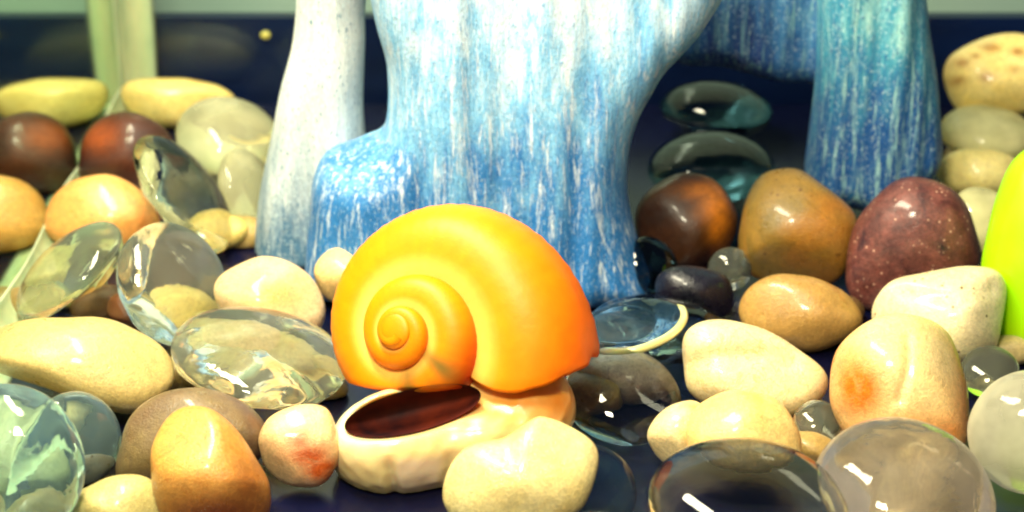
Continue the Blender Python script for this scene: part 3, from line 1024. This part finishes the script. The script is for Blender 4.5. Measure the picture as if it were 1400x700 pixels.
# cream band along the suture (shoulder, apex side), orange towards the lip and the edge
bandw = np.zeros(len(V))
gsc = np.exp(math.log(2.3) / (2 * math.pi) * turn) * SS
NR, MT = 330, 72
per = (NR - 1) / (2.9 + 6.0 / 360)
for i in range(NR):
    p0, p1 = int(i - per - 14), int(i - per + 14)
    if p1 <= 1:
        continue
    ii = np.arange(i * MT, (i + 1) * MT)
    prv = np.arange(max(p0, 0) * MT, p1 * MT)
    dd = np.sqrt(((V[ii][:, None, :] - V[prv][None, :, :]) ** 2).sum(2)).min(1) / gsc[ii]
    bandw[ii] = 1 / (1 + np.exp((dd - 27) / 5))
og = 0.85 * np.clip((turn + R(75)) / R(90), 0, 1) * np.clip(1.25 - np.abs(ph + R(25)) / R(85), 0, 1)
og = np.maximum(og, 0.45 * np.clip(1.1 - np.abs(ph + R(40)) / R(60), 0, 1))
og2 = np.exp(-((turn + 2 * math.pi - R(40)) / R(46)) ** 2) * np.clip(1 - np.abs(ph - R(5)) / R(70), 0, 1)
C = yellow[None] * np.ones((len(V), 1))
C = C * (1 - og[:, None]) + orange * og[:, None]
C = C * (1 - og2[:, None] * 0.95) + deep * og2[:, None] * 0.95
C = C * (1 - bandw[:, None] * 0.75) + cream * bandw[:, None] * 0.75
for mt, mp_, wt, wp, am in ((-2 * math.pi + R(38), R(70), R(9), R(40), 0.9), (-2 * math.pi + R(82), R(62), R(10), R(40), 0.9), (-2 * math.pi + R(60), R(55), R(7), R(20), 0.4)):
    wk = am * np.exp(-((turn - mt) / wt) ** 2 - ((ph - mp_) / wp) ** 2)
    C = C * (1 - wk[:, None]) + lin((104, 96, 40)) * wk[:, None]
C = C * (1 + 0.015 * np.sin(turn * 74 + 2 * np.sin(ph * 2)) + 0.02 * np.sin(turn * 31 + np.sin(ph * 3)))[:, None]
al = shell.data.attributes.new('pigment', 'FLOAT_COLOR', 'POINT')
al.data.foreach_set('color', np.concatenate([C, np.ones((len(C), 1))], 1).astype(np.float32).ravel())


# body: one continuous surface, with the hollow that the operculum lines
def build_body():
    h = 3.2
    x0, x1, y0, y1, t0, t1 = -110, 280, 40, 262, -110, 130
    xs, ys, ts = np.arange(x0, x1, h), np.arange(y0, y1, h), np.arange(t0, t1, h)
    X, Y, T = np.meshgrid(xs, ys, ts, indexing='ij')

    def ell(c, r, rot=0.0):
        dx, dy, dt = X - c[0], Y - c[1], T - c[2]
        ca, sa = math.cos(R(rot)), math.sin(R(rot))
        dx, dy = dx * ca + dy * sa, -dx * sa + dy * ca
        q = np.sqrt((dx / r[0]) ** 2 + (dy / r[1]) ** 2 + (dt / r[2]) ** 2)
        return (q - 1) * min(r)

    def su(a, b, kk):
        hh = np.clip(0.5 + 0.5 * (b - a) / kk, 0, 1)
        return b + (a - b) * hh - kk * hh * (1 - hh)
    f = ell((8, 158, 14), (92, 74, 84), -8)             # tail of the foot
    f = su(f, ell((120, 150, 0), (110, 48, 70), -14), 30)  # middle of the foot
    f = su(f, ell((185, 104, -25), (72, 68, 60), 10), 34)
    f = su(f, ell((140, 98, -35), (60, 56, 50), 0), 30)  # neck rising into the shell
    f = su(f, ell((150, 195, -15), (110, 40, 60), 0), 30)
    f = f + 6 * np.exp(-((X - 6 - (Y - 190) * 0.1) / 8) ** 2) * np.clip((Y - 165) / 20, 0, 1) + 4 * np.exp(-((X - 84) / 9) ** 2) * np.clip((Y - 160) / 20, 0, 1)
    G = np.stack([X.ravel(), Y.ravel(), T.ravel()], 1)
    f = f + 1.6 * lump(G, 77, 0.07).reshape(X.shape) + 0.6 * lump(G, 78, 0.2).reshape(X.shape)
    hol = ell((34, 110, 62), (100, 32, 74), -14)
    hh = np.clip(0.5 - 0.5 * (f + hol) / 9.0, 0, 1)
    f2 = f + (-hol - f) * hh + 9.0 * hh * (1 - hh)
    V, F = surface_nets(f2, (x0, y0, t0), h)
    return V, F


V, F = build_body()
BV = sn(V[:, 0], V[:, 1], V[:, 2] - 58)
BV[:, 2] = np.maximum(BV[:, 2], 0.03)
m = NT('cream_snail_skin')
at = m.t.nodes.new('ShaderNodeAttribute')
at.attribute_name = 'pigment'
c = m.mix(1.0, at.outputs['Color'], m.ramp(m.noise(m.mapping(), 1.4, 4, 0.55, 0.5), [(0.3, 0.82), (0.7, 1.06)]), 'MULTIPLY')
m.color(c).set(rough=0.3, sss=0.5, coat=0.3, coatr=0.15)
m.b.inputs['Subsurface Radius'].default_value = (0.5, 0.3, 0.12)
m.b.inputs['Subsurface Scale'].default_value = 0.6
m.bump(m.noise(m.mapping(), 5, 4), 0.2, 0.03)
body = link_mesh('body', BV, F, m.m, SNAIL)
sk, nk, reflect_c, rimc = lin((238, 210, 144)), lin((230, 132, 8)), lin((238, 208, 176)), lin((250, 234, 196))
C = np.ones((len(V), 1)) * sk[None]


def blend(C, col, wgt):
    return C * (1 - wgt[:, None]) + col * wgt[:, None]


C = blend(C, lin((222, 138, 20)), 0.9 * np.exp(-((V[:, 0] - 180) / 85) ** 2 - ((V[:, 1] - 95) / 46) ** 2))
C = blend(C, nk, 0.9 * np.exp(-((V[:, 0] - 238) / 26) ** 2 - ((V[:, 1] - 98) / 34) ** 2))
C = blend(C, rimc, 0.9 * np.exp(-((V[:, 0] + 48) / 42) ** 2 - ((V[:, 1] - 125) / 40) ** 2))
reflect_w = 1 / (1 + np.exp((np.abs(V[:, 0] - 42 + (V[:, 1] - 195) * 0.15) - 30) / 2.5)) / (1 + np.exp((np.abs(V[:, 1] - 196) - 24) / 2.5))  # pale square reflection on the foot, painted into its colour
C = blend(C, reflect_c, 0.8 * reflect_w)
al = body.data.attributes.new('pigment', 'FLOAT_COLOR', 'POINT')
al.data.foreach_set('color', np.concatenate([C, np.ones((len(C), 1))], 1).astype(np.float32).ravel())

# operculum: a dark glossy concave plate lining the hollow
N, Fi = ico(5)
ca, sa = math.cos(R(-14)), math.sin(R(-14))
ex, ey, et = N[:, 0] * 97, N[:, 1] * 29.5, N[:, 2] * 71
sel = et < -6
ox, oy = 34 + ex * ca - ey * sa, 110 + ex * sa + ey * ca
V = sn(ox, oy, 4 + et)
keep = [f for f in Fi if all(sel[i] for i in f)]
used = sorted({i for f in keep for i in f})
mp = {i: q for q, i in enumerate(used)}
m = NT('maroon_operculum')
m.color(m.ramp(m.noise(m.mapping(), 0.9, 4), [(0.35, lin((26, 9, 16))), (0.7, lin((112, 38, 14)))])).set(rough=0.6, spec=0.2)
link_mesh('operculum', V[used], [[mp[i] for i in f] for f in keep], m.m, SNAIL)

pebble('glossy cream white quartz pebble in front of the snail',
       [(602, 690), (612, 640), (640, 612), (690, 600), (728, 572), (752, 572), (796, 592), (829, 616), (816, 655), (792, 700), (720, 730), (640, 725)],
       pebble_mat('glossy_quartz', (240, 216, 146), (246, 230, 176), (226, 184, 96), 30, rough=0.12, stain_amt=0.25, sss=0.25), seed=30, depth=24.7, thick=0.6, full=0.95)
gem('dark glass bead half hidden behind the glossy quartz pebble at the bottom', 802, 674, 68, 74, 0, G_TEAL, depth=25.7, seed=41, k=0.55)

for o in bpy.data.objects:
    if '_base' in o:
        del o['_base']
